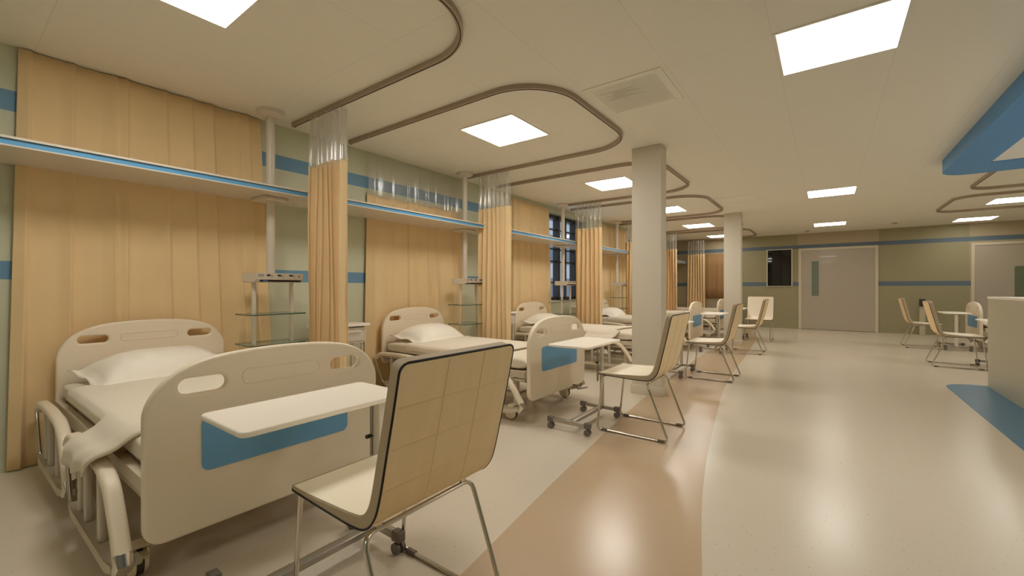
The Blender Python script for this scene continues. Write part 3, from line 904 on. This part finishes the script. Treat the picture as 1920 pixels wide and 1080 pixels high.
# blanket folded over the mattress, corner hanging down the near side
def make_blanket():
    # local coords as the bed
    def xf(y): return -.27 - .12*smoothstep(-.45, -.30, y) + .08*smoothstep(-.1, .45, y)
    E_ = .445
    def f(u, v):
        a = v*2-1
        if a < -.8: y, q = -E_, (-.8-a)/.2
        elif a > .8: y, q = E_, (a-.8)/.2
        else: y, q = a/.8*E_, 0.
        x = -1.62+u*(xf(y)+1.62)
        side = -1 if y < 0 else 1
        k = abs(y)/E_
        z = .553-.010*k**6
        fold = .012*smoothstep(-.16, -.06, x-xf(y))*(1-.75*smoothstep(-.02, 0, x-xf(y)))
        z += fold+.004*noise.noise(Vector((x*5, y*5, 3)))
        if q > 0:
            D = .075
            if side < 0: D += .185*smoothstep(-.76, -.69, x)*(1-.15*smoothstep(-.5, -.3, x))
            path = [(0, 0), (.028, -.014), (.075, -.056), (.135, -.080), (.152, -.105), (.157, -.24)]
            hug = [(0, 0), (.014, -.005), (.026, -.022), (.026, -.09), (.026, -.1), (.026, -.3)]
            k_ = smoothstep(-.77, -.69, x) if side < 0 else 0.
            path = [(a0+(a1-a0)*k_, b0+(b1-b0)*k_) for (a0, b0), (a1, b1) in zip(hug, path)]
            L = q*D
            for (a0, b0), (a1, b1) in zip(path, path[1:]):
                d = math.hypot(a1-a0, b1-b0)
                if L <= d or (a1, b1) == path[-1]:
                    t_ = L/d; dy, dz = a0+(a1-a0)*t_, b0+(b1-b0)*t_; break
                L -= d
            y = side*(E_+dy+.006*math.sin(x*30+2*q)*q*smoothstep(.08, .2, D)); z += dz
            if side < 0: x -= (.05+.05*q)*q*smoothstep(.08, .22, D)
        return (x, y, z)
    me = grid_mesh(80, 110, f)
    o = add_obj('blanket', me, M['blanket'], smooth=True)
    s = o.modifiers.new('s', 'SOLIDIFY'); s.thickness = .009; s.offset = 1
    return o
bk = make_blanket()
bn = ['pale blanket on the nearest bed, one corner hanging over its side rail', 'pale blanket across the second bed, folded edge before its foot board',
      'pale blanket across the third bed, folded edge left of the first pillar', 'pale blanket on the fourth bed', 'pale blanket on the fifth bed', 'pale blanket on the sixth bed']
for i, y in enumerate(BEDY[:5]):
    o = bk if i == 0 else bk.copy()
    if i: COL.objects.link(o)
    o.location = (-2.0, y, 0)
    tag(o, bn[i], 'blanket', 'pale blankets spread on the beds')

# ---------------------------------------------------------------- overbed table; local origin at near aisle-side corner of the top, x towards the wall is negative
def make_table():
    t = thing('overbed_table', 'x', 'overbed table', group='white overbed tables at the bed feet')
    W, L, Z = .36, .67, .69
    me = slab([rr(-W/2, L/2, W, L, .03)], .02, .006, 2)
    o = add_obj('tabletop', me, M['white_lam'], t, loc=(0, 0, Z-.01)); shade(o, 60)
    xc = -W/2+.015; yc = L-.045
    bm = bmesh.new(); sweep(bm, [Vector((xc, yc, .075)), Vector((xc, yc, Z-.02))], rrect2(.026, .05, .006, 2)); 
    o = add_obj('column', bm_mesh(bm), M['white_paint'], t); shade(o)
    bm = bmesh.new(); sweep(bm, [Vector((xc-.042, yc, .3)), Vector((xc-.042, yc, Z-.02))], circ(.009, 10)); box(bm, xc-.1, xc+.1, yc-.05, yc+.03, Z-.03, Z-.019, bev=.003)
    o = add_obj('lift_post', bm_mesh(bm), M['steel'], t); shade(o)
    bm = bmesh.new(); cyl(bm, (xc-.042, yc-.03, .47), (xc-.042, yc+.008, .47), .009)
    o = add_obj('lock_knob', bm_mesh(bm), M['darkrubber'], t); shade(o)
    bm = bmesh.new(); box(bm, xc-.022, xc+.022, .05, L-.04, .062, .088, bev=.003)
    o = add_obj('cross_bar', bm_mesh(bm), M['steel'], t); shade(o)
    for yy in (.045, L-.045):
        bm = bmesh.new(); box(bm, -W+.005, -.015, yy-.016, yy+.016, .058, .09, bev=.004)
        r = add_obj('runner', bm_mesh(bm), M['steel'], t); shade(r)
        for xx in (-W+.01, -.02):
            bm = bmesh.new(); box(bm, xx-.026, xx+.026, yy-.02, yy+.02, .052, .096, bev=.006)
            cyl(bm, (xx, yy-.022, .024), (xx, yy-.006, .024), .024, seg=18); cyl(bm, (xx, yy+.006, .024), (xx, yy+.022, .024), .024, seg=18)
            cyl(bm, (xx, yy, .02), (xx, yy, .06), .008)
            c = add_obj('caster', bm_mesh(bm), M['caster'], r); shade(c, 50)
    return t
M['caster'] = mat('grey_caster', (112, 102, 96), .4)
tab = make_table()
TY = [(.575, 'white overbed table in front of the nearest blue foot panel'),
      (2.975, 'white overbed table at the foot of the second bed, beside the first pillar'),
      (5.60, 'white overbed table at the foot of the third bed, mostly behind the first pillar'),
      (8.15, 'white overbed table at the foot of the fourth bed, between the pillars'),
      (10.62, 'white overbed table at the foot of the fifth bed, behind the second pillar')]
for i, (y, lab) in enumerate(TY):
    if i == 0: tab.location = (-1.475, y, 0); tab['label'] = lab
    else: dup(tab, (-1.475, y, 0), lab)
dup(tab, (1.74, 11.72, 0), 'white overbed table at the foot of the far right-hand bed', rotz=PI)
dup(tab, (1.77, 9.2, 0), 'white overbed table next to the desk corner, behind the nearer right-hand chair', rotz=PI)

# ---------------------------------------------------------------- chair; local x = 0 front .. .6 back, y = 0 .. w
def make_chair():
    t = thing('visitor_chair', 'x', 'chair', group='cantilever-sled visitor chairs with tan backs')
    w = .51
    prof = [(0, .452), (.12, .447), (.26, .443), (.36, .442), (.425, .452), (.468, .49), (.495, .555), (.53, .70), (.558, .82), (.585, .945)]
    # smooth profile
    P = [Vector((a, 0, b)) for a, b in prof]
    def cr(p0, p1, p2, p3, s): return .5*((2*p1)+(-p0+p2)*s+(2*p0-5*p1+4*p2-p3)*s*s+(-p0+3*p1-3*p2+p3)*s**3)
    Q = []
    for i in range(len(P)-1):
        p0, p1, p2, p3 = P[max(0, i-1)], P[i], P[i+1], P[min(len(P)-1, i+2)]
        m_ = 5 if i < len(P)-2 else 16
        for k in range(m_): Q.append(cr(p0, p1, p2, p3, k/m_))
    Q.append(P[-1])
    n = len(Q)
    T = [(Q[min(n-1, i+1)]-Q[max(0, i-1)]).normalized() for i in range(n)]
    Nn = [Vector((-a.z, 0, a.x)) for a in T]      # towards the sitter
    dist = [0]
    for i in range(1, n): dist.append(dist[-1]+(Q[i]-Q[i-1]).length)
    tot = dist[-1]
    def margin(s, off=0.):        # rounding at front and top corners: inset of the side at arclength s
        r = .028 if s > tot*.5 else .006
        d = min(s-off, tot-off-s)
        if d >= r: return 0
        d = max(0, d); return r-math.sqrt(max(0, r*r-(r-d)**2))
    cols = 16
    def th(i): return .010+.026*smoothstep(0, .5, dist[i]/tot)
    def sheet(off, inset, name, material, thick=0., e0=0., seam=False):
        bm = bmesh.new(); rows = []
        idx = [i for i in range(n) if e0-1e-6 <= dist[i] <= tot-e0+1e-6]
        for i in idx:
            m = margin(dist[i], e0)+inset
            o_ = th(i)+.0042 if off == 'pad' else off
            rows.append([bm.verts.new(Q[i]+Nn[i]*o_+Vector((0, m+(w-2*m)*c/cols, 0))) for c in range(cols+1)])
        for a, b in zip(rows, rows[1:]):
            for c in range(cols): bm.faces.new((a[c], a[c+1], b[c+1], b[c]))
        if thick:
            rows2 = []
            for i in idx:
                m = margin(dist[i], e0)+inset
                o_ = th(i)+.007 if off == 'pad' else (th(i)+.003 if thick == 'taper' else off+thick)
                rows2.append([bm.verts.new(Q[i]+Nn[i]*o_+Vector((0, m+(w-2*m)*c/cols, 0))) for c in range(cols+1)])
            for a, b in zip(rows2, rows2[1:]):
                for c in range(cols): bm.faces.new((a[c], b[c], b[c+1], a[c+1]))
            for a, b, a2, b2 in zip(rows, rows[1:], rows2, rows2[1:]):
                bm.faces.new((a[0], b[0], b2[0], a2[0])); bm.faces.new((a[-1], a2[-1], b2[-1], b[-1]))
            for r_, r2 in ((rows[0], rows2[0]), (rows[-1], rows2[-1])):
                for c in range(cols): bm.faces.new((r_[c], r_[c+1], r2[c+1], r2[c]))
        o = add_obj(name, bm_mesh(bm), material, t, smooth=True); shade(o, 50)
        return o
    sheet(.004, 0, 'shell', M['shelledge'], 'taper')
    sheet('pad', .004, 'seat_pad', M['seatpad'], .003, e0=.004)
    v = sheet(0, .003, 'back_veneer', M['wood'], .004, e0=.003)
    # stitched grid on the outside
    bm = bmesh.new()
    for tt in (.62, .74, .86, .50):
        i = min(range(n), key=lambda k: abs(dist[k]-tot*tt))
        sweep(bm, [Q[i]-Nn[i]*.0006+Vector((0, .012, 0)), Q[i]-Nn[i]*.0006+Vector((0, w-.012, 0))], circ(.0009, 6))
    for yy in (w*.36, w*.68):
        idx = [i for i in range(n) if tot*.42 < dist[i] < tot-.008]
        sweep(bm, [Q[i]-Nn[i]*.0006+Vector((0, yy, 0)) for i in idx], circ(.0009, 6), up=Vector((0, 1, 0)))
    add_obj('stitching', bm_mesh(bm), M['seam'], v, smooth=True)
    # black piping round the rim
    ring = []
    for i in range(n): ring.append(Q[i]+Nn[i]*.002+Vector((0, margin(dist[i]), 0)))
    ring += [q for q in [Q[i]+Nn[i]*.002+Vector((0, w-margin(dist[i]), 0)) for i in range(n)][::-1]]
    bm = bmesh.new(); sweep(bm, ring, circ(.0034, 8), closed=True, up=Vector((0, 1, 0)))
    add_obj('piping', bm_mesh(bm), M['black'], t, smooth=True)
    # steel sled frame
    r = .0085
    ya, yb = .018, w-.018
    path = [(.035, ya, .436), (-.012, ya, r), (.555, ya, r), (.392, ya, .415), (.392, yb, .415), (.555, yb, r), (-.012, yb, r), (.035, yb, .436)]
    fp = fillet(path, .045, 6)
    bm = bmesh.new(); sweep(bm, fp, circ(r, 12)); 
    fr = add_obj('sled_frame', bm_mesh(bm), M['chrome'], t, smooth=True); shade(fr, 60)
    bm = bmesh.new(); sweep(bm, [Vector((.04, ya, .434)), Vector((.04, yb, .434))], circ(.008, 10))
    for yy in (ya+.05, yb-.05):
        box(bm, .30, .40, yy-.012, yy+.012, .424, .441, bev=.002)
    o = add_obj('seat_bracket', bm_mesh(bm), M['chrome'], t); shade(o)
    for x, y in ((.05, ya), (.5, ya), (.05, yb), (.5, yb)):
        bm = bmesh.new(); sweep(bm, [Vector((x-.022, y, r+.001)), Vector((x+.022, y, r+.001))], rrect2(.024, .021, .006, 3))
        o = add_obj('glide', bm_mesh(bm), M['greymetal2'], t); shade(o)
    return t
M['greymetal2'] = mat('glide_plastic', (112, 102, 92), .45)
chair = make_chair()
CH = [(-1.49, .735, 'tan-backed visitor chair nearest the viewer, facing the nearest bed', 0),
      (-1.49, 3.19, 'tan-backed visitor chair in front of the first pillar, on the tan floor band', 0),
      (-1.45, 5.72, 'tan-backed visitor chair midway between the two pillars', 0),
      (-1.42, 8.40, 'tan-backed visitor chair just in front of the second pillar', 0)]
for i, (x, y, lab, rz) in enumerate(CH):
    if i == 0: chair.location = (x, y, 0); chair['label'] = lab
    else: dup(chair, (x, y, 0), lab, rotz=rz)
dup(chair, (-1.46, 10.55, 0), 'visitor chair by the far wall turned to face the viewer, pale front showing', rotz=PI/2, scale=(1, -1, 1))
dup(chair, (1.78, 9.16, 0), 'tan-backed visitor chair on the right facing away towards the desk side, nearer one', rotz=PI)
dup(chair, (1.74, 11.6, 0), 'tan-backed visitor chair on the right, farther one near the second door', rotz=PI)

# ---------------------------------------------------------------- desk and canopy on the right
t = thing('reception_desk', 'tall cream reception desk standing on the blue floor patch under the canopy', 'desk', (1.5, 3.4, 0))
bm = bmesh.new(); box(bm, 0, 2.6, 0, 3.86, .0, 1.02, bev=.004)
o = add_obj('body', bm_mesh(bm), M['counter'], t); shade(o)
bm = bmesh.new(); box(bm, -.004, 2.6, 0, 3.864, 1.02, 1.046, bev=.006)
o = add_obj('worktop', bm_mesh(bm), M['white_lam'], t); shade(o)

cy0, cy1 = 1.2, 7.42
def rc(x0, x1, y0, y1, r):
    pts = [(x0, y0), (x1, y0), (x1, y1)]
    return pts + [(x0+r+r*math.cos(a), y1-r+r*math.sin(a)) for a in [PI/2+PI/2*k/10 for k in range(11)]]
t = thing('ceiling_canopy', 'blue dropped canopy with rounded corner hanging under the ceiling above the desk', 'canopy', (0, 0, CEIL))
me = slab([rc(1.107, 4.4, cy0, cy1, .30), [(1.44, 1.6), (4.0, 1.6), (4.0, 6.86), (1.44, 6.86)][::-1]], .15, .002, 1)
o = add_obj('blue_border', me, M['blue_canopy'], t, loc=(0, 0, -.0755)); shade(o, 40)
box_obj('white_inset', (1.43, 4.01, 1.59, 6.87, -.14, -.03), M['canopy_inset'], t)

# small bin at the far wall on the right
t = thing('dispenser_stand', 'slim stand with a small dark dispenser against the far wall, behind the right-hand chairs', 'dispenser', (1.86, 14.25, 0))
bm = bmesh.new(); box(bm, -.05, .05, -.04, .04, 0, .74, bev=.006); o = add_obj('stand', bm_mesh(bm), M['counter'], t); shade(o)
bm = bmesh.new(); box(bm, -.055, .055, -.08, -.0, .70, .88, bev=.01); o = add_obj('dispenser_head', bm_mesh(bm), M['brown2'] if 'brown2' in M else M['darkrubber'], t); shade(o)

# ---------------------------------------------------------------- outside, seen through the left window
t = thing('office_building', 'pale building with dark windows seen through the dark-framed window', 'building', (-15, 19, -4))
box_obj('facade_wall', (-.5, 0, -11, 13, 0, 12), M['facade'], t)
box_obj('roof', (-1.2, .3, -11.2, 13.2, 12, 12.3), M['facadedk'], t)
for j in range(4):
    for i in range(9):
        yy = -10+i*2.5; zz = 1+j*2.9
        w_ = box_obj('window', (-.0, .04, yy, yy+1.5, zz, zz+1.9), M['facadedk'], t)

# ---------------------------------------------------------------- world, camera, colour
wd = bpy.data.worlds.new('dusk'); scene.world = wd; wd.use_nodes = True
bg = wd.node_tree.nodes['Background']
bg.inputs[0].default_value = (.46, .54, .62, 1); bg.inputs[1].default_value = 1.9

cd = bpy.data.cameras.new('camera'); cd.sensor_width = 36; cd.lens = 802/1920*36; cd.clip_start = .02
cam = bpy.data.objects.new('camera', cd); COL.objects.link(cam)
cam.location = (0, 0, EYE); cam.rotation_euler = (PI/2, 0, math.radians(36.36))
scene.camera = cam
vs = scene.view_settings
vs.view_transform = 'Standard'; vs.look = 'None'; vs.gamma = 1; vs.use_curve_mapping = False; vs.exposure = 0.0
scene.cycles.use_denoising = True
scene.cycles.max_bounces = 14; scene.cycles.diffuse_bounces = 10; scene.cycles.transparent_max_bounces = 16
scene.cycles.caustics_reflective = False; scene.cycles.caustics_refractive = False
